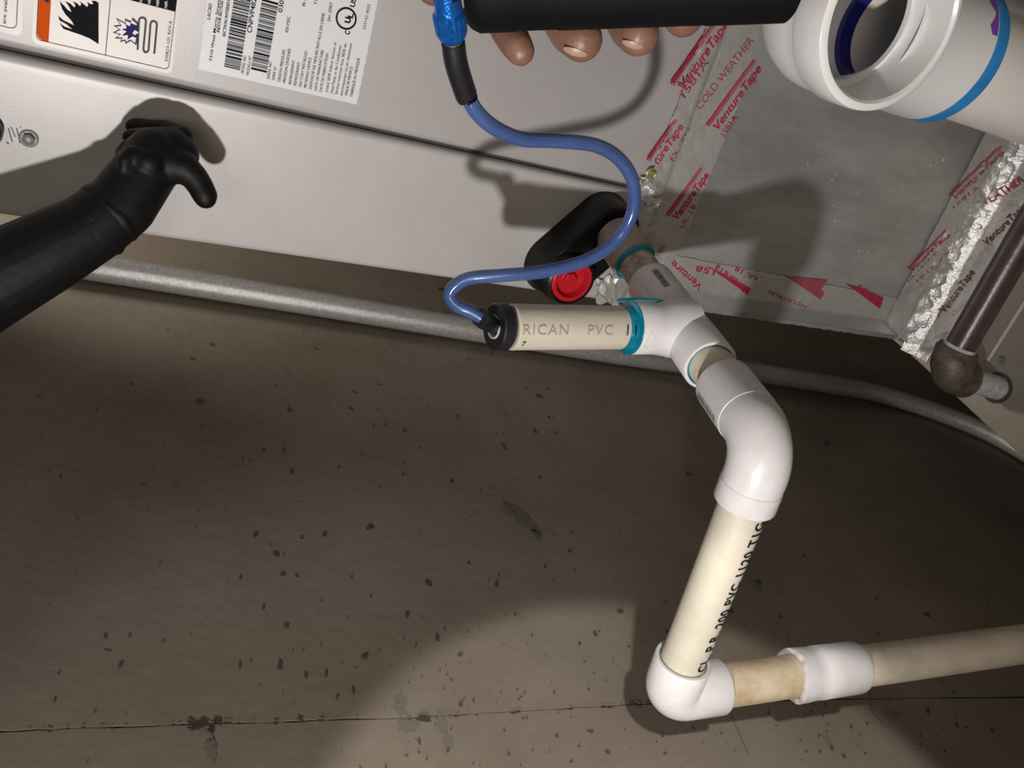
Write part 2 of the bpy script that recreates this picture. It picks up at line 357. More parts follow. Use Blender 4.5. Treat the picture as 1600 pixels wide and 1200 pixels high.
# ------------------------------------------------------------------ galvanised conduit on the wall
cr = .0135
cpx = [(-260,352),(-60,383),(160,419),(233,431),(450,467),(750,517),(1000,558),(1150,577),(1280,598),(1360,612),(1430,632),(1500,657),(1560,684),(1640,730)]
pts = [on(x, y, 0, WX+.004+cr) for x, y in cpx]
pts = [Vector((WX+.004+cr, p.y, p.z)) for p in pts]
mb = MB().use(conduit_m); tube_path(mb, spline(pts, 6), lambda t: .0152-.0028*t, 28)
con = mb.build('conduit'); tag(con, 'galvanised steel conduit running along the concrete wall behind the cabinet', 'conduit')

# ------------------------------------------------------------------ coil cabinet
ZB = CAM.z-.384; ZT = CAM.z+.62; XS = -.113; XR = .34
cab = empty('coil_cabinet', (0.05, YF+.2, ZB), 'grey painted steel coil cabinet with stickers, upper left of the picture', 'cabinet')
cab['wloc'] = tuple(cab.location)
mb = MB().use(panelm); mb.box((XE+.004, YF+.012, ZB+.001), (XR, YF+.55, ZT)); mb.build('cabinet_shell', cab, bevel=.001)
# corner post with rolled edges
mb = MB().use(paint)
prof = [(XE, YF+.10), (XE, YF+.004), (XE+.0012, YF+.0012), (XE+.004, YF), (-.1230, YF), (-.1195, YF-.0006), (-.1172, YF-.0002), (-.1158, YF+.0012), (-.1150, YF+.004), (-.1150, YF+.014), (XE+.003, YF+.014), (XE+.003, YF+.10)]
n = len(prof); vs = [(x, y, ZB) for x, y in prof]+[(x, y, ZT) for x, y in prof]
mb.add(vs, [(i,(i+1)%n,n+(i+1)%n,n+i) for i in range(n)]); mb.poly([vs[i] for i in range(n)]); mb.poly([vs[n+i] for i in range(n)])
mb.build('corner_post', cab, sharp=50)
mb = MB().use(seam_dark); mb.box((-.1152, YF+.008, ZB), (-.1100, YF+.0125, ZT)); mb.build('seam_gap', cab, smooth=False)
mb = MB().use(panelm); PX0 = -.1122
prof = [(PX0, YF+.010), (PX0+.0004, YF+.0045), (PX0+.002, YF+.0022), (PX0+.0045, YF+.0015), (XR-.002, YF+.0015), (XR, YF+.010)]
n = len(prof); vs = [(x, y, ZB+.0005) for x, y in prof]+[(x, y, ZT) for x, y in prof]
mb.add(vs, [(i,(i+1)%n,n+(i+1)%n,n+i) for i in range(n)]); mb.poly([vs[i] for i in range(n)]); mb.poly([vs[n+i] for i in range(n)])
mb.build('access_panel', cab, sharp=50)
PY = YF+.0015
def pp(px, py, off=.0003): return on(px, py, 1, PY-off)
def hx(x, z, n=6): return [(x*math.cos(a), z*math.sin(a)) for a in []]
# hex washer screw
def washer_screw(name, c, nrm, r, parent, m, cross=False):
    mb = MB().use(m); nrm = Vector(nrm).normalized()
    mb.lathe(c, nrm, [(0,r),(r*.12,r),(r*.22,r*.86),(r*.24,r*.7)], 28)
    q = nrm.orthogonal().normalized(); b = nrm.cross(q)
    ring = lambda h, k: [Vector(c)+nrm*h+(q*math.cos(i*math.pi/3)+b*math.sin(i*math.pi/3))*r*k for i in range(6)]
    A_, B_, C_ = ring(r*.2,.66), ring(r*.75,.66), ring(r*.85,.56)
    mb.add(A_+B_+C_, [(i,(i+1)%6,6+(i+1)%6,6+i) for i in range(6)]+[(6+i,6+(i+1)%6,12+(i+1)%6,12+i) for i in range(6)])
    D_ = ring(r*.7,.3); mb.add(C_+D_, [(i,(i+1)%6,6+(i+1)%6,6+i) for i in range(6)]+[tuple(range(6,12))])
    return mb.build(name, parent, sharp=25)
s1 = washer_screw('hex_screw', on(45,216,1,YF), (0,-1,0), .0050, cab, screw_m); s1['label'] = 'dull grey hex washer screw'
mb = MB().use(inkg)
for a, b, c_, d, w_ in [(13,200,19,222,.8),(17,198,24,214,.7),(26,200,31,222,.8),(10,222,14,225,1),(30,223,33,221,1),(31,198,33,199,.7)]:
    n_ = Vector((-(d-b), c_-a)).normalized()*w_
    mb.add([on(a+n_.x,b+n_.y,1,YF-.0002),on(a-n_.x,b-n_.y,1,YF-.0002),on(c_-n_.x,d-n_.y,1,YF-.0002),on(c_+n_.x,d+n_.y,1,YF-.0002)],[(0,1,2,3)])
mb.build('scratch_marks', cab, smooth=False)['kind'] = 'stuff'
def rrect(x0, z0, x1, z1, r, y, corners=(1,1,1,1)):
    out = []
    for (cx, cz, a0, on_) in ((x1-r, z1-r, 0, corners[0]), (x0+r, z1-r, 90, corners[1]), (x0+r, z0+r, 180, corners[2]), (x1-r, z0+r, 270, corners[3])):
        for k in range(7):
            a = math.radians(a0+15*k); out.append(Vector((cx+r*math.cos(a), y, cz+r*math.sin(a))))
    return out
def outline(mb, pts, w_):
    n = len(pts); c = sum(pts, Vector())/n; inner = []
    for i in range(n):
        t = (pts[(i+1)%n]-pts[i-1]).normalized(); nn = Vector((t.z, 0, -t.x)); 
        if nn.dot(c-pts[i]) < 0: nn = -nn
        inner.append(pts[i]+nn*w_)
    mb.add(pts+inner, [(i,(i+1)%n,n+(i+1)%n,n+i) for i in range(n)])
# warning sticker
a = pp(50,58); b = pp(268,117); x0 = -.1065; z1 = a.z; z0 = b.z; x1 = .02
mb = MB().use(labelc); mb.prism(rrect(x0, z0, x1, z1, .003, PY-.0002), (0,.0001,0)); wl = mb.build('warning_label', cab, smooth=False); wl['label'] = 'cream warning sticker with orange bar and flame symbols'
mb = MB().use(ink); Y2 = PY-.0004
outline(mb, rrect(x0+.0022, z0+.0018, x1-.002, z1-.0018, .0025, Y2), .00035)
dz = pp(165,84).z; mb.box((x0+.0022, Y2, dz-.0002), (x1-.002, Y2+.0001, dz+.0002))
bz = pp(272,18); bx = pp(190,0); mb.box((bz.x, Y2, z0+.002), (x1-.002, Y2+.0001, dz-.001))
flame = [(154,5),(154,69),(140,60),(125,54),(110,49),(99,45),(93,36),(101,42),(113,46),(104,38),(93,32),(91,25),(99,32),(108,36),(116,40),(112,33),(102,22),(97,14),(93,2),(100,9),(106,16),(112,19),(107,9),(102,2),(110,6),(116,12),(118,9),(114,2),(121,6),(125,10),(127,6),(124,2),(131,7),(136,11),(138,8),(136,3),(142,7),(146,6),(143,1),(150,2)]
mb.poly([pp(x, y, .0005) for x, y in flame])
# second pictogram: burst and coil
mb.use(inkg)
burst = [(216,35),(207,27),(205,33),(195,29),(196,36),(181,28),(188,39),(177,40),(186,46),(176,51),(187,54),(179,60),(190,61),(187,66),(195,64),(196,69),(204,64),(213,71),(215,62)]
mb.poly([pp(x, y, .0005) for x, y in burst])
mb.use(labelc); cx_, cy_ = 202, 49; mb.poly([pp(cx_+(x-cx_)*.82, cy_+(y-cy_)*.82, .0006) for x, y in burst])
mb.use(navyi)
bl = [(214,40),(204,36),(203,41),(196,38),(198,44),(190,46),(198,49),(190,56),(200,55),(199,62),(207,57),(215,60)]
mb.poly([pp(x, y, .0007) for x, y in bl])
mb.use(labelc); mb.poly([pp(x, y, .0008) for x, y in [(211,47),(217,51),(210,55),(207,51)]])
mb.use(inkg)
coil = [(215,78),(217,34),(218,29),(222,27),(227,29),(228,34),(224,76),(225,81),(229,82),(232,79),(235,38),(237,33),(241,33),(245,36),(245,40),(241,84)]
for (a_, b_), (c_, d_) in zip(coil[:-1], coil[1:]):
    n_ = Vector((-(d_-b_), c_-a_)).normalized()*1.6
    mb.add([pp(a_+n_.x,b_+n_.y,.0005),pp(a_-n_.x,b_-n_.y,.0005),pp(c_-n_.x,d_-n_.y,.0005),pp(c_+n_.x,d_+n_.y,.0005)],[(0,1,2,3)])
text_plane(mb, '320823-101 REV.A', pp(262,97,.0005), pp(269,33,.0005), .0017, (0,-1,0))
mb.use(labelc)
for k in range(4): text_plane(mb, 'NER LE COURANT', pp(222+k*13,4+k*3,.0008), pp(226+k*13,-45+k*3,.0008), .0014, (0,-1,0), bold=.01)
mb.use(orange); oz = pp(76,62).z
op = [Vector((x0+.0026, Y2-.0001, oz)), Vector((x1-.003, Y2-.0001, oz)), Vector((x1-.003, Y2-.0001, z1-.0022))] + [Vector((x0+.0026+.0025*(1-math.sin(math.radians(t))), Y2-.0001, z1-.0022-.0025*(1-math.cos(math.radians(t))))) for t in (0,30,60,90)][::1]
op = [Vector((x0+.0026, Y2-.0001, oz)), Vector((x1-.003, Y2-.0001, oz)), Vector((x1-.003, Y2-.0001, z1-.0022)), Vector((x0+.0052, Y2-.0001, z1-.0022)), Vector((x0+.0034, Y2-.0001, z1-.0030)), Vector((x0+.0026, Y2-.0001, z1-.0048))]
mb.poly(op); mb.use(navyi); mb.poly([pp(x, y, .0007) for x, y in [(64,-4),(78,-4),(76,5),(69,1)]])
mb.build('lettering', wl, smooth=False)
# corner of a second sticker at far left
mb = MB().use(labelc); e = pp(34,57); mb.prism(rrect(-.1045, e.z, .02, e.z+.09, .003, PY-.0002), (0,.0001,0)); l2 = mb.build('notice_label', cab, smooth=False); l2['label'] = 'corner of a cream sticker with a thin black border'
mb = MB().use(ink); outline(mb, rrect(-.1015, e.z+.0025, .018, e.z+.0875, .003, Y2), .00035); 
text_plane(mb, 'are available', pp(9,38,.0005), pp(13,-20,.0005), .0018, (0,-1,0)); mb.build('lettering', l2, smooth=False)
# data label
a = pp(310,108); b = pp(557,166); dx1 = .03
mb = MB().use(labelw)
edge = [Vector((a.x, PY-.0002, a.z)), Vector((b.x+.0012, PY-.0002, b.z+.0006))]
e2 = [];
for k in range(41): e2.append(Vector((b.x+.001+(dx1-b.x)*k/40, PY-.0002, b.z+(0.0003 if k%2 else -.0002)+.0012*k/40)))
mb.prism([edge[0]]+e2+[Vector((dx1, PY-.0002, a.z))], (0,.0001,0)); dl = mb.build('data_label', cab, smooth=False); dl['label'] = 'white data label with two barcodes and small print'
mb = MB().use(ink)
def T(s, x0_, y0_, x1_, y1_, h, m=None, **k):
    mb.use(m or ink); A_ = pp(x0_, y0_, .0005); B_ = pp(x1_, y1_, .0005); B_.z = A_.z+(B_.z-A_.z)*.3
    text_plane(mb, s, A_, B_, pxm(h, .50), (0,-1,0), **k)
T('LAC307', 328,31,332,6,4.6,inkg,bold=.02); T('7310 West Morris Street, Indianapolis', 331,96,350,-50,4.2,bold=.01)
T('INDOOR SECTION', 343,51,348,2,4.4,bold=.015); T('SECTION INTERIEUR', 352,58,358,-4,4.4,bold=.015)
T('MODEL NO', 381,115,385,88,4.6); T('MODELE N°', 389,118,393,88,4.6); T('CNPVP4824A', 393,52,402,-16,7.2,bold=.01)
T('SERIAL NO', 421,124,425,97,4.6); T('SERIE N°', 429,126,432,104,4.6); T('0307X', 441,20,446,-14,7.0,bold=.01)
T('DESIGN PRESSURE', 438,128,445,78,4.8); T('PRESSION DESIGNEE', 446,130,453,76,4.8); T('450 PSIG', 450,52,453,27,4.8)
T('REFRIGERANT:', 455,132,460,94,4.8); T('REFRIGERANT:', 463,134,468,97,4.8); T('R-22', 477,10,480,-14,5)
T('FACTORY INSTALLED', 471,136,479,80,4.8); T('METERING DEVICE', 479,138,485,90,4.8); T('DISPOSITIF DE MESURE INSTALLE EN USINE', 487,140,504,20,4.8)
T('TXV', 495,8,497,-8,5); T('DATE OF MANUFACTURE', 495,142,504,78,4.8); T('DATE DE FABRICATION', 503,144,511,84,4.8); T('Jan-2007', 515,34,519,4,5)
T('Listed 383R Indoor Section of', 512,144,523,66,4.6); T('Heat Pump or Air Conditioner.', 520,146,531,69,4.6); T('Section interieur liste 383R de', 527,148,539,68,4.6); T('thermopompe ou air climatiseur.', 535,150,547,66,4.6)
T('MADE IN MEXICO', 543,149,549,104,5); T('FABRIQUE AU MEXIQUE', 551,151,561,91,5); T('332142-402S', 571,47,578,7,5,inkg)
T('C', 546,55,547,49,8,bold=.03); T('US', 554,12,557,-2,8,bold=.03)
cc = pp(541,29,.0005); mb.use(ink)
for rr, ww in ((.0064,.0011),):
    pts_ = [cc+Vector((math.cos(i*math.pi/18)*rr, 0, math.sin(i*math.pi/18)*rr)) for i in range(36)]; outline(mb, pts_, ww)
T('U', 547,37,548,28,9,bold=.05); T('L', 551,29,552,22,8,bold=.05)
random.seed(5)
def bars(xa, xb, X0, X1):
    za = pp(*xa).z; zb = pp(*xb).z; x = X0; random.seed(int(xa[0]))
    while x < X1:
        w_ = random.choice((.0004,.0004,.0008,.0012)); mb.use(ink if random.random() < .6 else inkg); mb.box((x, PY-.0005, zb), (x+w_, PY-.0004, za)); x += w_+random.choice((.0004,.0004,.0008))
bars((350,104), (375,110), pp(350,104).x, .02); bars((392,108), (417,113), pp(392,108).x, pp(405,2).x+.001)
mb.build('lettering', dl, smooth=False)
# dark round grommet at the left frame edge
mb = MB().use(black); mb.lathe(on(-22,200,1,YF), (0,-1,0), [(0,.0085),(.006,.0088),(.009,.0078),(.011,.005),(.0115,.002)], 32)
g = mb.build('black_knob', cab); g['label'] = 'round black knob at the edge of the picture'
# capsule shaped drain port boss, black, and red plug
F1 = on(962,366,1,YF-.026); F2 = on(886,432,1,YF-.026)
def capsule(y, r, n=20):
    a_ = Vector((F1.x, y, F1.z)); b_ = Vector((F2.x, y, F2.z)); d = (b_-a_).normalized(); s = Vector((0,-1,0)).cross(d); out = []
    for k in range(n+1): t = math.pi*k/n; out.append(a_ + (s*math.cos(t) - d*math.sin(t))*r)
    for k in range(n+1): t = math.pi*k/n; out.append(b_ + (-s*math.cos(t) + d*math.sin(t))*r)
    return out
mb = MB().use(black)
levels = [(YF-.0004,.0245),(YF-.004,.0225),(YF-.0235,.0212),(YF-.0255,.0200),(YF-.026,.0185)]
R_ = [capsule(y, r) for y, r in levels]; n = len(R_[0])
mb.add([p for ring in R_ for p in ring], [(k*n+i, k*n+(i+1)%n, (k+1)*n+(i+1)%n, (k+1)*n+i) for k in range(len(R_)-1) for i in range(n)])
mb.poly(R_[-1])
mb.build('drain_port_housing', cab, sharp=40)['label'] = 'glossy black capsule shaped drain port housing'
mb = MB().use(black); mb.lathe(F2+Vector((0,.001,0)), (0,-1,0), [(0,.0198),(.009,.0190),(.010,.0172),(.008,.0165)], 40, cap1=False)
mb.build('port_collar', cab)
mb = MB().use(redc); mb.lathe(F2+Vector((0,-.004,0)), (0,-1,0), [(0,.0163),(.0052,.0163),(.0060,.0152),(.0058,.0130),(-.0030,.0112),(-.0034,.0)], 40, cap1=False)
pl = mb.build('drain_plug', cab); pl['label'] = 'red recessed threaded plug'
mb = MB().use(redc); c_ = F2+Vector((0,-.0006,0)); mb.lathe(c_, (0,-1,0), [(0,.0058),(.0062,.0054),(.0068,.0046)], 6); mb.build('plug_head', pl, smooth=False)

# ------------------------------------------------------------------ duct transition below the coil, foil taped
ZF = CAM.z-.752
duct = empty('sheet_metal_duct', (.05, YF+.2, ZF), 'galvanised sheet metal duct section edged with printed foil tape', 'duct'); duct['wloc'] = tuple(duct.location)
mb = MB().use(galv); mb.box((XE+.006, YF+.0022, ZF+.001), (XR, YF+.5, ZB-.001)); mb.build('duct_panel', duct, bevel=.001)
random.seed(31); mb = MB().use(labelw)
for px, py, r_ in [(1305,345,1.6),(1300,282,1.6),(1342,392,1.8),(1355,395,2),(1332,412,1.4),(1338,426,1.3),(1343,426,1.2),(1440,270,1.8),(1474,250,3),(1454,258,2),(1410,292,1.5),(1385,268,1.3),(1495,262,1.4),(1325,375,1.2),(1362,372,1.1),(1480,300,1.2)]+[(random.uniform(1250,1520),random.uniform(230,430),random.uniform(.5,1.2)) for _ in range(60)]:
    if px > 1560-(py-207)*.6: continue
    q_ = on(px, py, 1, YF+.0020); r_ = pxm(r_, .75); mb.add([q_+Vector((r_*math.cos(a_)*random.uniform(.7,1.2), 0, r_*math.sin(a_)*random.uniform(.6,1.1))) for a_ in [k*math.pi/3 for k in range(6)]], [tuple(range(6))])
mb.build('dust_specks', duct, smooth=False)['kind'] = 'stuff'
def hfoil(x, z, seed=0, amp=1.0):
    p_ = Vector((x*60, z*60, seed)); q = abs(noise.noise(p_*1.3))+.5*abs(noise.noise(p_*3.1+Vector((5,2,1))))+.25*abs(noise.noise(p_*7))
    return .0012*q*amp
def tape_patch(name, quad, nx, nz, amp, seed, parent, fold=None, y0=YF+.0018, m=None):
    """crumpled strip; quad = 4 (x,z) corners; returns object and a height function for its print"""
    (ax,az),(bx_,bz_),(cx_,cz_),(dx_,dz_) = quad; mb = MB().use(m or foil); vs = []
    for i in range(nx+1):
        for j in range(nz+1):
            u = i/nx; v = j/nz; x = (ax*(1-u)+bx_*u)*(1-v)+(dx_*(1-u)+cx_*u)*v; z = (az*(1-u)+bz_*u)*(1-v)+(dz_*(1-u)+cz_*u)*v
            ed = 0 if 0 < i < nx and 0 < j < nz else 1
            A_ = amp(x, z) if callable(amp) else amp
            y = y0-.0002-hfoil(x, z, seed, A_)
            if fold: y += fold(x, z)
            vs.append(Vector((x+(random.uniform(-.0004,.0004) if ed else 0), y if not ed else y+.0002, z+(random.uniform(-.0004,.0004) if ed else 0))))
    mb.add(vs, [(i*(nz+1)+j, (i+1)*(nz+1)+j, (i+1)*(nz+1)+j+1, i*(nz+1)+j+1) for i in range(nx) for j in range(nz)])
    o = mb.build(name, parent, sharp=180)
    def hf(q):
        A_ = amp(q.x, q.z) if callable(amp) else amp
        y = y0-.0006-hfoil(q.x, q.z, seed, A_)+(fold(q.x, q.z) if fold else 0)
        return Vector((q.x, y, q.z))
    return o, hf
random.seed(2)
cornerZ = lambda z: 1.0
# tape over the joint between coil cabinet and duct
zt = ZB+.0045; zt2 = CAM.z-.4355
def amp1(x, z): return 2.4 if (x < -.128 and z > ZB-.02) else (1.6 if z > ZB-.014 else .75)
t1, h1 = tape_patch('foil_tape', ((XE+.001, zt2), (XR-.02, zt2), (XR-.02, zt), (XE+.001, zt)), 260, 26, amp1, 1.5, duct, fold=lambda x, z: (-.0032 if z > ZB-.012 else (-.0032+(ZB-.012-z)*1.1 if z > ZB-.015 else 0)))
t1['label'] = 'printed foil tape over the joint beside the cabinet'
# tape along the left edge, folded over the bevelled corner
def fold2(x, z):
    return 0 if x > -.186 else (-.186-x)*.55
t2, h2 = tape_patch('foil_tape', ((XE-.002, ZF+.002), (-.162, ZF+.002), (-.159, zt2+.012), (XE-.002, zt2+.012)), 36, 150, lambda x, z: .55, 4.2, duct, fold=fold2, y0=YF+.0014)
t2['label'] = 'printed foil tape folded over the left edge of the duct'
# tape at the bottom joint
def fold3(x, z):
    return -max(0, (ZF+.018)-z)*.75 - .0015*math.exp(-((z-(ZF+.022))/.004)**2)
t3, h3 = tape_patch('foil_tape', ((XE-.002, ZF-.0005), (XR-.02, ZF-.0005), (XR-.02, ZF+.046), (XE+.02, ZF+.046)), 230, 34, lambda x, z: 3.2 if z < ZF+.03 else 1.2, 7.7, duct, fold=fold3, y0=YF+.0010)
t3['label'] = 'crumpled printed foil tape over the bottom joint'
def quadprint(mbx, pts, hf, n=14):
    a_, b_, c_, d_ = [Vector(p) for p in pts]; vs = []
    for i in range(n+1):
        for j in range(3):
            u = i/n; v = j/2; vs.append(hf((a_*(1-u)+b_*u)*(1-v)+(d_*(1-u)+c_*u)*v))
    mbx.add(vs, [(i*3+j, (i+1)*3+j, (i+1)*3+j+1, i*3+j+1) for i in range(n) for j in range(2)])
def D0(px, py): return on(px, py, 1, YF+.0015)
def tprint(mbx, s, p0, p1, h, hf, m=red, stripes=False, **k):
    mbx.use(m); A_, B_ = D0(*p0), D0(*p1); u = (B_-A_).normalized(); v = Vector((0,-1,0)).cross(u).normalized()
    text_plane(mbx, s, A_, B_, pxm(h,.66), (0,-1,0), hf=hf, **k)
    if stripes:
        Ln = (B_-A_).length; hh = pxm(h,.66)
        for q, (o1, o2, w1, w2) in enumerate(((1.9,1.75,.30,.16),(1.52,1.52,.14,.10),(1.32,1.32,.08,.06))):
            quadprint(mbx, [A_-u*Ln*.04+v*hh*o1, B_+u*Ln*.02+v*hh*o2, B_+u*Ln*.02+v*hh*(o2-w2), A_-u*Ln*.04+v*hh*(o1-w1)], hf)
mb = MB()
tprint(mb, 'VentureTape', (1064,140), (1134,38), 15, h1, stripes=True, bold=.02, shear=.2)
tprint(mb, '1581A', (1066,152), (1104,96), 13, h1); 
tprint(mb, 'COLD WEATHER', (1094,172), (1178,64), 13, h1, m=pinkink)
tprint(mb, 'VentureTape', (1121,204), (1190,108), 14, h1, stripes=True, bold=.02, shear=.2)
tprint(mb, '1581A', (1132,214), (1152,184), 11, h1)
tprint(mb, 'tureTape', (1024,256), (1064,196), 13, h1, stripes=True, bold=.02, shear=.2)
tprint(mb, 'FX 18Y2', (1048,250), (1078,200), 9, h1)
tprint(mb, 'VentureTape', (1058,344), (1108,274), 14, h1, stripes=True, bold=.03, shear=.2)
tprint(mb, 'UL 18', (1067,357), (1088,322), 11, h1)
tprint(mb, 'WEATHER', (1010,430), (1041,384), 9, h1, m=pinkink)
mb.build('lettering', t1, smooth=False)
mb = MB()
# text on the lower edge reads the other way round
for (a_, b_, s_, st, hh) in (((1098,446),(1052,406),'Venture',False,12),((1118,421),(1088,414),'158',False,10),((1172,452),(1120,412),'VentureTa',True,12),((1183,432),(1150,416),'UL 18',False,8),((1262,478),(1200,452),'INDUSTRIAL',False,7)):
    tprint(mb, s_, a_, b_, hh, h2, m=red if s_ != 'INDUSTRIAL' else pinkink, stripes=False, bold=.015)
def wedge(p0, p1, p2, hf, mbx, m=pinkink):
    mbx.use(m); A_, B_, C_ = D0(*p0), D0(*p1), D0(*p2); n = 10; vs = []
    for i in range(n+1):
        t = i/n; a1 = A_*(1-t)+B_*t; a2 = A_*(1-t)+C_*t
        vs += [hf(a1), hf((a1+a2)/2), hf(a2)]
    mbx.add(vs, [(i*3+j, (i+1)*3+j, (i+1)*3+j+1, i*3+j+1) for i in range(n) for j in range(2)])
wedge((1102,413), (1168,460), (1172,450), h2, mb, red); wedge((1222,428), (1282,468), (1287,455), h2, mb, pinkink)
wedge((1235,432), (1280,455), (1292,437), h2, mb, pinkink); wedge((1320,442), (1374,482), (1380,464), h2, mb, red)
tprint(mb, 'Venture', (1379,470), (1342,444), 9, h2, m=pinkink, bold=.015)
mb.build('lettering', t2, smooth=False)
mb = MB()
tprint(mb, 'VentureTape', (1490,312), (1563,238), 12, h3, m=pinkink, bold=.02, stripes=True, shear=.2); tprint(mb, '1581A', (1489,326), (1526,292), 9, h3, m=pinkink)
tprint(mb, 'VentureTape', (1424,424), (1480,366), 10, h3, m=red, bold=.02, stripes=True, shear=.2); tprint(mb, 'UL 181A-P', (1418,440), (1462,394), 7, h3, m=pinkink)
tprint(mb, '181B-FX', (1432,440), (1482,390), 7, h3, m=pinkink)
mb.build('lettering', t3, smooth=False)
sc = washer_screw('sheet_metal_screw', on(1017,271,1,YF-.0025), (0,-1,0), .0044, duct, yscrew); sc['label'] = 'yellowish round screw head in the foil tape'
# crumpled foil flap by the drain pipe
mb = MB().use(foil); random.seed(9)
for (cx_, cy_, s_) in ((948,452,26),(1012,300,20),(1020,320,18),(1008,285,14)):
    g_ = 6; vs = []
    for i in range(g_):
        for j in range(g_):
            x = cx_+(i/(g_-1)-.5)*s_*1.3; y = cy_+(j/(g_-1)-.5)*s_*2*(.6+.4*random.random()); q = on(x, y, 1, YF-.0012)
            vs.append(q+Vector((random.uniform(-.001,.001), -random.uniform(0,.0035), random.uniform(-.001,.001))))
    mb.add(vs, [(i*g_+j, (i+1)*g_+j, (i+1)*g_+j+1, i*g_+j+1) for i in range(g_-1) for j in range(g_-1)])
mb.build('foil_scraps', duct, smooth=False)['kind'] = 'stuff'

# ------------------------------------------------------------------ furnace below
fu = empty('furnace', (.05, YF, 0), 'brownish sheet metal furnace top at the right edge, under the gas pipe', 'furnace'); fu['wloc'] = tuple(fu.location)
epx = [(1388,524),(1430,560),(1480,606),(1540,662),(1600,716),(1660,775),(1740,860)]
E_ = [on(x, y, 2, ZF) for x, y in epx]
mb = MB().use(furn_m)
poly = [Vector((XR, YF+.45, ZF)), Vector((E_[0].x, YF+.45, ZF))] + E_ + [Vector((XR, E_[-1].y, ZF))]
mb.prism(poly, (0,0,-.75)); mb.build('furnace_casing', fu, sharp=40, bevel=.0012)
# low folded seam on the top panel
s0, s1_ = on(1540,570,2,ZF), on(1612,456,2,ZF); mb = MB().use(furn_m); d_ = (s1_-s0).normalized(); q_ = Vector((0,0,1)).cross(d_)*.0012
mb.add([s0-q_,s1_+d_*.3-q_,s1_+d_*.3+q_+Vector((0,0,.0014)),s0+q_+Vector((0,0,.0014)),s0+q_*2.2,s1_+d_*.3+q_*2.2],[(0,1,2,3),(3,2,5,4)]); mb.build('folded_seam', fu)
# foil laid over the furnace top along the joint
mb = MB().use(foil); random.seed(21); nx, ny = 110, 22; vs = []
for i in range(nx+1):
    for j in range(ny+1):
        u = i/nx; x = -.212+.44*u; wd = .050-.012*u+.012*noise.noise(Vector((x*16,3,1))); 
        if x < -.18: wd *= max(.5, (x+.225)/.045)
        y = YF-.004-wd*j/ny; amp_ = .004 if x < -.165 else .0022
        z = ZF+.0008+amp_*(abs(noise.noise(Vector((x*70,y*70,2))))+.4*abs(noise.noise(Vector((x*190,y*190,2)))))*(1 if j < ny else .1)+max(0,(.016-(YF-y)))*.8
        vs.append(Vector((x,y,z)))
mb.add(vs, [(i*(ny+1)+j, (i+1)*(ny+1)+j, (i+1)*(ny+1)+j+1, i*(ny+1)+j+1) for i in range(nx) for j in range(ny)])
t4 = mb.build('foil_tape', fu, sharp=180); t4['label'] = 'crumpled shiny foil tape on the furnace top'
mb = MB().use(pinkink)
def F0(px, py, up_=.0): return on(px, py, 2, ZF+.0030)
hf4 = lambda q: Vector((q.x, q.y, ZF+.0010+.0022*(abs(noise.noise(Vector((q.x*70,q.y*70,2))))+.4*abs(noise.noise(Vector((q.x*190,q.y*190,2)))))+max(0,(.016-(YF-q.y)))*.8+.0006))
for s_, a_, b_, hh, mm in (('COLD WEATHER',(1502,356),(1600,282),10,red),('VentureTape',(1540,384),(1602,325),9,pinkink),('VentureTape',(1474,490),(1522,425),8,pinkink)):
    mb.use(mm); text_plane(mb, s_, F0(*a_), F0(*b_), .0075, (0,0,1), hf=hf4, bold=.01)
mb.build('lettering', t4, smooth=False)
washer_screw('panel_screw', on(1567,563,2,ZF), (0,0,1), .0042, fu, screw_m)
# clearance hole with dark rim for the gas nipple
# ------------------------------------------------------------------ gas pipe
gas = empty('gas_pipe', on(1552,607,2,ZF), 'dark brown iron gas pipe with elbow entering the furnace at right', 'pipe'); gas['wloc'] = tuple(gas.location)
hole = on(1556,606,2,ZF+.0008); zc = ZF+.027
el = Vector((hole.x, hole.y, zc))
el = V(1482,583,.775); nip = Vector((el.x, el.y, 0))
gd = Vector((1,0,0))
pa = V(1498,545,.742); pipe_dir = gd
gr = pxm(23,.742)
mb = MB().use(iron); mb.loft([(pa-pipe_dir*.01, pipe_dir, gr),(pa+pipe_dir*.45, pipe_dir, gr)], 32); mb.build('pipe', gas)
mb = MB().use(sealm); mb.lathe(pa-pipe_dir*.006, pipe_dir, [(0,gr*1.02),(.002,gr*1.12),(.004,gr*1.06),(.006,gr*1.12),(.008,gr*1.05),(.0095,gr*1.02)], 32); mb.build('thread_sealant', gas)['label'] = 'whitish thread sealant ring'
cor = V(1482,584,.745)
nd = (on(1558,606,2,ZF)-cor).normalized()
mb = MB().use(ironel)
pathp = [(pa-pipe_dir*.003, -pipe_dir)] + arc(pa, cor, cor+nd*.05, .012, 8) + [(cor+nd*.022, nd)]
rr = [gr*1.45] + [gr*1.42]*3 + [gr*1.36]*3 + [gr*1.32]*3 + [gr*1.36]
rings = [(pa+pipe_dir*.0005, -pipe_dir, gr*1.30)]+[(p_, t_, r_) for (p_, t_), r_ in zip(pathp, rr)] + [(cor+nd*.0232, nd, gr*1.2)]
mb.loft(rings, 32); mb.build('elbow', gas)['label'] = 'rusty grey-brown cast elbow'
mb = MB().use(sealm); LN = (on(1558,606,2,ZF)-cor).length; mb.lathe(cor+nd*.018, nd, [(0,gr*.86),(LN-.018,gr*.86)], 28); mb.build('nipple', gas)['label'] = 'short white threaded nipple'
mb = MB().use(seam_dark); hc = cor+nd*LN; hc.z = ZF; mb.lathe(hc, (0,0,1), [(0,gr*1.12),(.0006,gr*1.12)], 28); mb.build('hole_shade', gas)  # dark disc paints the shade of the nipple's clearance hole

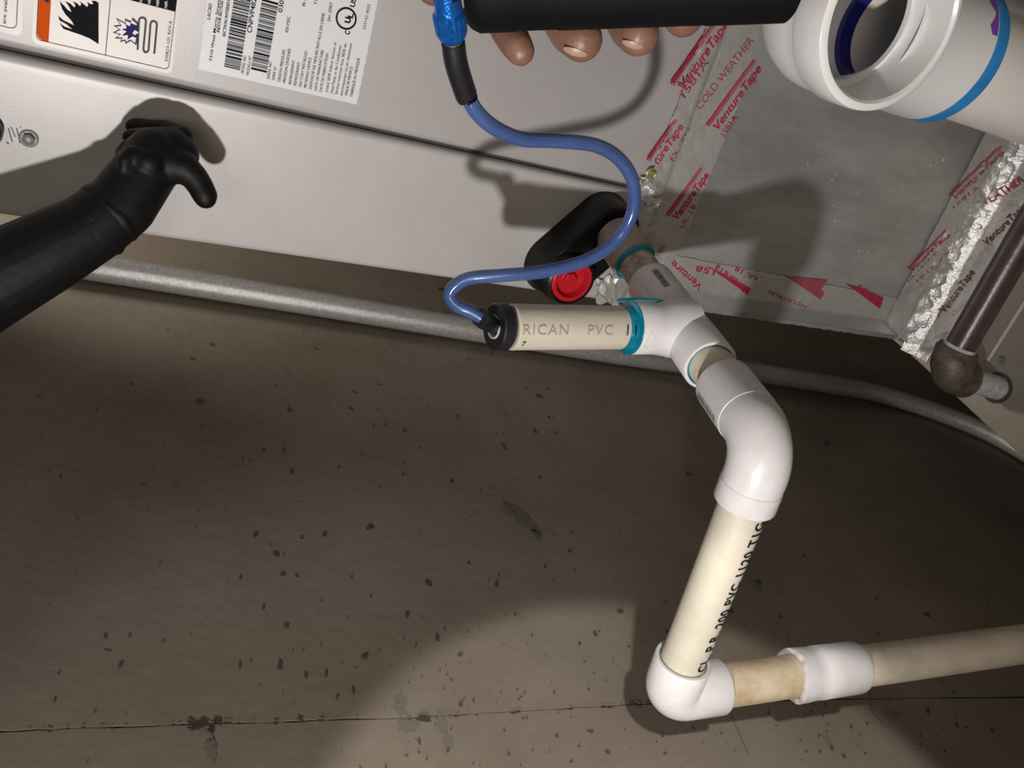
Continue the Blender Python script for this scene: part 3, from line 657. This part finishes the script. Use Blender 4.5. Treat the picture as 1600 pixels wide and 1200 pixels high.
# ------------------------------------------------------------------ condensate drain
PR = .01335; FR = .0166
drain = empty('condensate_drain', V(1050,1080,.515), 'white and cream plastic drain pipework with tee and elbows', 'pipe'); drain['wloc'] = tuple(drain.location)
pA = V(968,378,.622); pT0 = V(1016,443,.598); pT1 = V(1110,572,.503); pE0 = V(1138,600,.488); pC = V(1200,692,.437); pE1 = V(1163,788,.452); pK = V(1047,1083,.512)
ax1 = (pT1-pT0).normalized()
pC = pT0 + ax1*((pC-pT0).dot(ax1)); ax2 = (pK-pC).normalized()
# male adapter out of the housing
mb = MB().use(brownad); mb.lathe(F1+Vector((0,.001,0)), pT0-F1, [(0,.0150),(.004,.0150),(.0045,.0166),(.030,.0168),(.031,.0162),(.0312,.0146),(.028,.0140)], 40, cap1=False)
mb.build('threaded_adapter', drain)['label'] = 'grimy brown male adapter'
dA = (pT0-F1).normalized(); L0 = (pT0-F1).length
mb = MB().use(teal); mb.lathe(F1+dA*.0285, dA, [(0,.0152),(.0035,.0158),(.0045,.0152),(.005,.0137)], 40); mb.build('cement_ring', drain)['label'] = 'teal ring of pipe cement'
mb = MB().use(speck); mb.loft([(F1+dA*.028, dA, PR),(pT0+dA*.004, dA, PR)], 40); mb.build('pipe', drain)['label'] = 'short pipe blotched with dark mould'
# tee
mb = MB().use(white_pvc); LT = (pT1-pT0).length
mb.lathe(pT0, ax1, [(0,PR+.0004),(0,FR-.0012),(.0008,FR-.0002),(.004,FR),(LT*.36,FR),(LT*.40,FR-.0003),(LT*.68,FR-.0003),(LT*.72,FR),(LT-.001,FR),(LT,FR-.0006),(LT,FR-.0022),(LT-.004,FR-.0028)], 56, cap1=False)
pB = pT0+ax1*LT*.52; pBo = V(985,513,.525); 
bd = (V(800,511,.484)-V(1000,512,.522)).normalized(); pBo = V(981,512,.5185)
pB = pBo - bd*((pBo-pB).length*.93)
LB = (pBo-pB).length
mb.lathe(pB, bd, [(0,FR*1.16),(LB*.30,FR*1.14),(LB*.50,FR*1.03),(LB*.62,FR),(LB-.0008,FR),(LB,FR-.0007),(LB,PR)], 48)
tee = mb.build('tee_fitting', drain, sharp=50)
mb = MB().use(teal); mb.lathe(pT1-ax1*.0038, ax1, [(0,PR+.0002),(0,FR-.0024),(.0024,FR-.0023),(.0030,FR-.0028)], 48); mb.build('cement_ring', drain)['label'] = 'teal ring of pipe cement'
mb = MB().use(teal)
mb.lathe(pBo-bd*.0008, bd, [(0,FR+.0001),(.0009,FR-.0001),(.0014,PR+.0007),(.0062,PR+.0003),(.0068,PR+.0001)], 48, wob=lambda k, a: 1); mb.build('cement_ring', drain)['label'] = 'teal smear of pipe cement'
# teal line along the saddle of the tee
sd = MB().use(teal); tube_path(sd, spline([V(966,469,.496),V(984,468,.500),V(1010,468,.512),V(1034,470,.524)], 6), .0010, 8); sd.build('cement_ring', drain)['label'] = 'teal cement bead on top of the tee branch'
# branch pipe and its print
pO = V(797,511,.4835); brd = (pO-pBo).normalized()
mb = MB().use(cream); mb.loft([(pBo-brd*.004, brd, PR),(pO-brd*.0006, brd, PR),(pO, brd, PR-.0006),(pO+brd*.0001, brd, .0100)], 48); bp_ = mb.build('branch_pipe', drain); bp_['label'] = 'clean cream pipe stub with faint printing'
mb = MB().use(pencil); uu = -brd
st = pO+uu*.0018; LL = (pBo-pO).length
text_pipe(mb, 'RICAN', st, uu, PR, .0058, LL*.36, math.radians(-6), space=1.15)
text_pipe(mb, 'PVC', st+uu*LL*.525, uu, PR, .0058, LL*.21, math.radians(-6), space=1.15)
mb.use(ink); text_pipe(mb, '11', st+uu*LL*.855, uu, PR, .0058, LL*.085, math.radians(-6), off=.0009, space=1.15)
text_pipe(mb, '7', st+uu*LL*.01, uu, PR, .0036, .0025, math.radians(-44)); mb.build('lettering', bp_, smooth=False)
# moulded marks on the tee branch
mb = MB().use(white_pvc); e1 = (CAM-pBo); e1 = (e1-bd*e1.dot(bd)).normalized(); v_ = e1.cross(-bd)
def onbr(s, ph, r=FR+.0002): return pBo - bd*s + (e1*math.cos(ph)+v_*math.sin(ph))*r
house = [onbr(.0035,-.75),onbr(.0035,-.45),onbr(.0065,-.15),onbr(.0100,-.45),onbr(.0085,-.7),onbr(.006,-.8)]
for a_, b_ in zip(house, house[1:]+house[:1]): tube_path(mb, [a_, (a_+b_)/2, b_], .00022, 6)
mb.build('moulded_mark', tee)
def barcode(mbx, org, u, r, phi, h, length, seed):
    random.seed(seed); e1_ = CAM-org; e1_ = (e1_-u*e1_.dot(u)).normalized(); v2 = e1_.cross(u); x = 0
    while x < length:
        w_ = random.choice((.0003,.0003,.0006)); vs = []
        for xx in (x, x+w_):
            for k in range(4):
                a_ = phi+h/r*(k/3-.5); vs.append(org+u*xx+(e1_*math.cos(a_)+v2*math.sin(a_))*(r+.0003))
        mbx.add(vs, [(0,1,5,4),(1,2,6,5),(2,3,7,6)]); x += w_+random.choice((.0003,.0004,.0006))
mb = MB().use(inkg); barcode(mb, pT0+ax1*.012, ax1, FR, math.radians(28), .0042, .026, 3); mb.build('barcode', tee, smooth=False)
# pipe between tee and elbow
mb = MB().use(dirty); mb.loft([(pT1-ax1*.005, ax1, PR),(pE0+ax1*.01, ax1, PR)], 40); mb.build('pipe', drain)
# upper elbow
pE0 = pT0+ax1*((V(1139,600,.488)-pT0).dot(ax1)); L_ = (pE1-pC).length; pE1 = pC+ax2*L_*1.0
FE = FR*1.02
pathb = arc(pE0, pC, pE1, .020, 14)
rings = [(pE0, ax1, PR+.0003),(pE0, ax1, FE-.0016),(pE0+ax1*.0008, ax1, FE-.0003),(pE0+ax1*.003, ax1, FE),(pathb[0][0]-ax1*.0062, ax1, FE),(pathb[0][0]-ax1*.006, ax1, FE-.0003)]+[(p_, t_, FE-.0002) for p_, t_ in pathb]+[(pathb[-1][0]+ax2*.006, ax2, FE-.0003),(pathb[-1][0]+ax2*.0062, ax2, FE),(pE1-ax2*.001, ax2, FE),(pE1, ax2, FE-.0006),(pE1, ax2, PR+.0003)]
mb = MB().use(white_pvc); mb.loft(rings, 56); eb = mb.build('elbow_fitting', drain, sharp=50)
mb = MB().use(inkg); barcode(mb, pE0+ax1*.005, ax1, FE, math.radians(-62), .0050, .026, 8); mb.build('barcode', eb, smooth=False)
# cross pipe with bold black print
mb = MB().use(cream); mb.loft([(pE1-ax2*.01, ax2, PR),(pK-ax2*.012, ax2, PR)], 48); cp = mb.build('pipe', drain); cp['label'] = 'cream pipe with bold black printing along one side'
mb = MB().use(ink); q0 = pK-ax2*.026; u_ = -ax2; Lp = (pE1-q0).length
text_pipe(mb, 'CL. P.R. 200 PVC 1120 T1G1', q0+u_*.004, u_, PR, .0070, Lp-.004, math.radians(-60), off=.0004, space=1.15, bold=.02); mb.build('lettering', cp, smooth=False)
# lower elbow
pR = V(1600,1006,.605); ax3 = (pR-pK).normalized()
mA = pK-ax2*.0275; mBp = pK+ax3*.0345
FL = .0170
pk = arc(mA, pK, mBp, .010, 12)
rings = [(mA+ax2*.003, ax2, PR+.0002),(mA, ax2, PR+.0014),(mA, ax2, FL-.0005),(mA+ax2*.0008, ax2, FL)]+[(p_, t_, FL) for p_, t_ in pk]+[(mBp-ax3*.001, ax3, FL),(mBp, ax3, FL-.0005),(mBp, ax3, PR+.0002)]
mb = MB().use(white_pvc); mb.loft(rings, 56); mb.build('elbow_fitting', drain, sharp=50)
# outgoing pipe, coupling
cA = V(1236,1050,.541); cB = V(1337,1038,.558); cA = pK+ax3*((cA-pK).dot(ax3)); cB = pK+ax3*((cB-pK).dot(ax3))
mb = MB().use(stainp); mb.loft([(mBp-ax3*.004, ax3, PR),(cA+ax3*.006, ax3, PR)], 48); mb.build('pipe', drain)['label'] = 'short pipe stained brown with old glue'
def torn(k, a):
    return 1+(.05*math.sin(a*3+1)+.03*math.sin(a*7) if k < 3 else 0)*.35
mb = MB().use(white_pvc); Lc = (cB-cA).length
rg = []
seg = 56; d = ax3; n_ = d.orthogonal().normalized(); b_ = d.cross(n_); vs = []
prof = [(0,PR+.0002),(0,.0160),(.0006,.0172),(.006,.0172),(.011,.0169),(.018,.0165),(.0185,.0170),(Lc*.6,.0168),(Lc-.002,.0167),(Lc,.0160),(Lc,PR+.0002)]
for k, (s_, r_) in enumerate(prof):
    for i in range(seg):
        a_ = 2*math.pi*i/seg; jag = (.0016*math.sin(a_*2+.5)+.0012*noise.noise(Vector((math.cos(a_)*3, math.sin(a_)*3, 0)))) if k < 4 else 0
        rr_ = r_*(1+(.018*noise.noise(Vector((math.cos(a_)*2.2, math.sin(a_)*2.2, k*.35))) if 1 < k < 9 else 0)); vs.append(cA+d*(s_+jag)+(n_*math.cos(a_)+b_*math.sin(a_))*rr_)
mb.add(vs, [(k*seg+i, k*seg+(i+1)%seg, (k+1)*seg+(i+1)%seg, (k+1)*seg+i) for k in range(len(prof)-1) for i in range(seg)])
mb.build('coupling', drain, sharp=60)['label'] = 'white coupling with a rough torn edge'
mb = MB().use(dirty); mb.loft([(cB-ax3*.006, ax3, PR),(pK+ax3*.9, ax3, PR)], 48); mb.build('pipe', drain)['label'] = 'long cream pipe leaving at the right, speckled'

# ------------------------------------------------------------------ vent tee and pipe
vent = empty('vent_pipe', V(1550,110,.5), 'large white plastic vent pipe with an open elbow, upper right corner', 'pipe'); vent['wloc'] = tuple(vent.location)
vr = V(1397,34,.372); DY = Vector((0,1,0)); DZ = Vector((0,0,-1)); RO = .0392
vc = vr+DY*.051
mb = MB().use(ventw)
ar = arc(vr, vc, vc+DZ*.1, .030, 14)
outer = [(vr+DY*.001, DY, .0340),(vr-DY*.0004, DY, .0352),(vr-DY*.0004, DY, .0370),(vr+DY*.0008, DY, .0386),(vr+DY*.004, DY, RO),(ar[0][0]-DY*.003, DY, RO),(ar[0][0]-DY*.0005, DY, .0378)]+[(p_, t_, .0376) for p_, t_ in ar]+[(ar[-1][0]+DZ*.002, DZ, .0376),(ar[-1][0]+DZ*.004, DZ, .0364),(vc+DZ*.0935, DZ, .0362),(vc+DZ*.0945, DZ, .0352),(vc+DZ*.0945, DZ, .0305)]
inner = [(vr+DY*.001, DY, .0340),(vr+DY*.0235, DY, .0326),(vr+DY*.0238, DY, .0290)]+[(p_, t_, .0290) for p_, t_ in arc(vr, vc, vc+DZ*.1, .030, 14)]+[(vc+DZ*.046, DZ, .0290),(vc+DZ*.0462, DZ, .0322),(vc+DZ*.060, DZ, .0320)]
mb.loft(outer, 72, False, False); mb.loft(inner, 72, False, False)
mb.build('elbow_fitting', vent, sharp=40)
mb = MB().use(navy); mb.loft([(vc+DZ*.0440, DZ, .0291),(vc+DZ*.0440, DZ, .0256),(vc+DZ*.052, DZ, .0252)], 48, False, False); mb.build('cement_ring', vent)['label'] = 'dark blue ring seen inside the open elbow'
hb = vc+DZ*.0945
mb = MB().use(bluec); mb.lathe(hb-DZ*.0085, DZ, [(0,.0363),(.001,.0366),(.0085,.0364),(.0095,.034),(.0105,.0304)], 64); mb.build('cement_ring', vent)['label'] = 'bright blue band of pipe cement'
mb = MB().use(purple); e1 = CAM-hb; e1.z = 0; e1.normalize(); v_ = e1.cross(DZ)
vs = []
for i in range(13):
    for j in range(3):
        ph = math.radians(25+i*6); s_ = -.0095-.004*(j/2)*(1+.6*math.sin(i*1.7)); vs.append(hb+DZ*s_+(e1*math.cos(ph)+v_*math.sin(ph))*.0366)
mb.add(vs, [(i*3+j,(i+1)*3+j,(i+1)*3+j+1,i*3+j+1) for i in range(12) for j in range(2)]); mb.build('primer_drip', vent)
mb = MB().use(ventp); mb.loft([(vc+DZ*.0475, DZ, .0261),(vc+DZ*.0474, DZ, .0300),(hb-DZ*.01, DZ, .0300),(hb+DZ*.7, DZ, .0300)], 64, False, True); mb.loft([(vc+DZ*.0475, DZ, .0261),(hb+DZ*.69, DZ, .0261)], 48, False, True); mb.build('pipe', vent)

# ------------------------------------------------------------------ flushing tube with stopper
tb = empty('flush_tube', V(784,510,.478), 'clear blue vinyl tube with black stopper and blue knurled fitting', 'tube'); tb['wloc'] = tuple(tb.location)
ps = pO+brd*.0008
mb = MB().use(rubber); sdv = (brd+D((0,0,-1))*.10).normalized()
mb.lathe(ps-sdv*.006, sdv, [(0,.0098),(.006,.0104),(.0068,.0118),(.0090,.0138),(.0150,.0136),(.0158,.0128),(.0158,.0070),(.0150,.0064),(.0150,.0)], 48, cap1=False)
mb.build('stopper', tb)['label'] = 'black rubber stopper disc'
mb = MB().use(cream); mb.lathe(ps+sdv*.0092, sdv, [(0,.0070),(.0012,.0068),(.0012,.0060),(0,.0058)], 36); mb.build('washer', tb)['label'] = 'thin cream ring'
hbp = ps+sdv*.009; t_in = V(752,497,.458)
mb = MB().use(rubber); hd = (t_in-hbp); mb.lathe(hbp, hd, [(0,.0050),(.010,.0046),(.011,.0052),(.0165,.0048),(.0175,.0054),(hd.length+.002,.0050)], 28); mb.build('hose_barb', tb)
tp = [(752,497,.458),(735,487,.457),(713,477,.456),(703,461,.455),(713,445,.453),(738,434,.452),(790,430,.452),(850,424,.454),(915,407,.460),(962,376,.463),(988,333,.457),(989,285,.447),(968,249,.435),(930,227,.422),(870,220,.410),(815,217,.398),(775,201,.388),(745,175,.380),(725,140,.374)]
path = spline([V(*p_) for p_ in tp], 10)
mb = MB().use(tubem); tube_path(mb, path, .0036, 24); tube_o = mb.build('tube', tb); tube_o['label'] = 'glossy translucent blue tube'
mb = MB().use(tubec); tube_path(mb, path, .0018, 12); mb.build('bore', tube_o)
h0 = V(708,66,.350); h1_ = V(727,145,.372)
mb = MB().use(rubber); hp = spline([h0, V(713,100,.358), h1_, V(729,148,.373)], 5); tube_path(mb, hp, .0050, 24); mb.build('heat_shrink', tb)['label'] = 'matt black sleeve'
mb = MB().use(gold); kd = (V(699,0,.335)-h0).normalized(); mb.lathe(h0-kd*.0005, kd, [(0,.0040),(.0015,.0040)], 20); mb.build('ferrule', tb)
mb = MB().use(bluek)
mb.lathe(h0+kd*.001, kd, [(0,.0045),(.0015,.0056),(.004,.0064),(.0115,.0068),(.0125,.0058),(.0160,.0056),(.021,.0056)], 40, wob=lambda k, a: 1+.03*(1 if int(a/(math.pi/20))%2 else -1) if 1 < k < 4 else 1)
mb.build('knurled_nut', tb, sharp=20)['label'] = 'bright blue knurled nut'

# ------------------------------------------------------------------ hand pump
pm = empty('hand_pump', V(980,-50,.30), 'black cylindrical hand pump cut off by the top edge', 'pump'); pm['wloc'] = tuple(pm.location)
pL = V(724,-50,.302); pRt = V(1236,-68,.302); pd = (pRt-pL).normalized(); Lq = (pRt-pL).length; rp = .0218
mb = MB().use(pumpm); mb.lathe(pL, pd, [(0,rp*.82),(.002,rp*.93),(.005,rp),(.018,rp),(.019,rp*.985),(.033,rp*.985),(.034,rp),(Lq-.030,rp),(Lq-.029,rp*1.01),(Lq-.001,rp*1.01),(Lq,rp*.97)], 56)
mb.build('barrel', pm)
mb = MB().use(pumpm); mb.lathe(pRt, pd, [(-.004,.006),(.0,.006),(.0,.006)], 20); 
mb = MB().use(black); q_ = V(706,-30,.318); mb.loft([(pL+pd*.004, -pd, .008),(q_, -pd, .0078)], 28); mb.build('outlet', pm)

# ------------------------------------------------------------------ hands
def ch(*a): return [(V(x, y, z), pxm(r, z)) for x, y, z, r in a]
gp = empty('person', V(-30,450,.44), 'black gloved hand and black sleeved arm resting against the grey cabinet, at left', 'person')
chains = [ch((-950,850,.37,118),(-600,705,.385,108),(-260,562,.415,94),(-120,494,.43,86),(-30,447,.444,73),(75,393,.455,62),(140,358,.462,54),(190,320,.468,51),(228,266,.472,47),(243,246,.474,46)),
          ch((240,250,.474,42),(264,238,.478,38),(278,242,.480,32)),
          ch((262,228,.478,26),(285,214,.484,17),(258,202,.489,14),(232,200,.491,13),(212,196,.493,11),(206,197,.493,10)),
          ch((240,222,.474,22),(262,212,.478,14),(228,212,.480,13),(206,212,.483,11),(201,214,.483,10)),
          ch((230,232,.468,22),(218,224,.468,15),(200,230,.467,12),(192,240,.466,12),(190,252,.465,10)),
          ch((232,255,.462,24),(206,244,.458,16),(196,252,.455,13),(194,264,.455,10)),
          ch((258,256,.472,32),(286,262,.473,26),(303,276,.475,21),(313,291,.477,20),(320,305,.478,19),(321,309,.478,17))]
body_mesh('gloved_arm', chains, glove, gp, .0010, 3)
mb = MB().use(glove)
def cuff(px, py, z, rpx, dpx, name):
    c_ = V(px, py, z); d_ = (V(px+dpx[0], py+dpx[1], z+.006)-c_).normalized(); r_ = pxm(rpx, z)
    mb.loft([(c_-d_*.003, d_, r_*.97),(c_-d_*.001, d_, r_*1.03),(c_+d_*.0012, d_, r_*1.02),(c_+d_*.004, d_, r_*.96)], 48, wob=lambda k, a: 1+.02*math.sin(a*3)+.012*math.sin(a*7+k))
cuff(150,351,.464,53.5,(50,-38),'a'); cuff(172,334,.466,52,(40,-34),'b')
cf = mb.build('glove_cuff', gp)

bh = empty('person', V(900,-60,.34), 'bare brown hand gripping the black pump at the top edge, fingertips showing', 'person')
Y = .332
chains = [ch((1150,-1000,.33,125),(1040,-640,.36,105),(960,-380,.385,82),(930,-260,.39,90),(900,-170,.385,120),(860,-130,.375,95)), ch((900,-170,.385,110),(1000,-140,.378,90),(1060,-130,.372,60)),
          ch((780,-120,.378,45),(768,-50,.360,32),(778,15,.343,29),(796,52,.334,27),(808,72,.331,25),(813,80,.331,23)),
          ch((880,-130,.376,45),(868,-50,.358,38),(876,15,.344,38),(896,48,.334,38),(908,62,.331,34)),
          ch((975,-130,.374,45),(968,-50,.357,37),(974,12,.344,37),(988,42,.335,36),(997,54,.332,33)),
          ch((1060,-120,.372,42),(1062,-50,.358,34),(1064,5,.350,34),(1068,25,.345,32)),
          ch((860,-150,.38,60),(760,-110,.36,42),(700,-60,.345,34),(678,-22,.336,30))]
body_mesh('bare_hand', chains, skin, bh, .0011, 6)
mb = MB().use(nailm)
for (px, py, z, an, L_, W_) in ((899,83,.3262,.34,20,9),(988,71,.3270,.30,17,8)):
    c_ = V(px, py, z); vs = []; n1, n2 = 8, 4; ctr = V(px+5, py-26, z+.010)
    for i in range(n1+1):
        for j in range(n2+1):
            u = (i/n1-.5)*2; v = (j/n2-.5)*2; X_ = u*L_; Y_ = v*W_*math.sqrt(max(.05,1-u*u*.9))
            q = V(px+X_*math.cos(an)-Y_*math.sin(an), py+X_*math.sin(an)+Y_*math.cos(an), z); r0 = (c_-ctr).length
            vs.append(ctr+(q-ctr).normalized()*r0*1.0)
    mb.add(vs, [(i*(n2+1)+j,(i+1)*(n2+1)+j,(i+1)*(n2+1)+j+1,i*(n2+1)+j+1) for i in range(n1) for j in range(n2)])
mb.build('fingernails', bh)

for o in bpy.data.objects:
    if o.name.startswith('lettering') or o.name.startswith('barcode'): o['kind'] = 'stuff'
    if 'wloc' in o: del o['wloc']
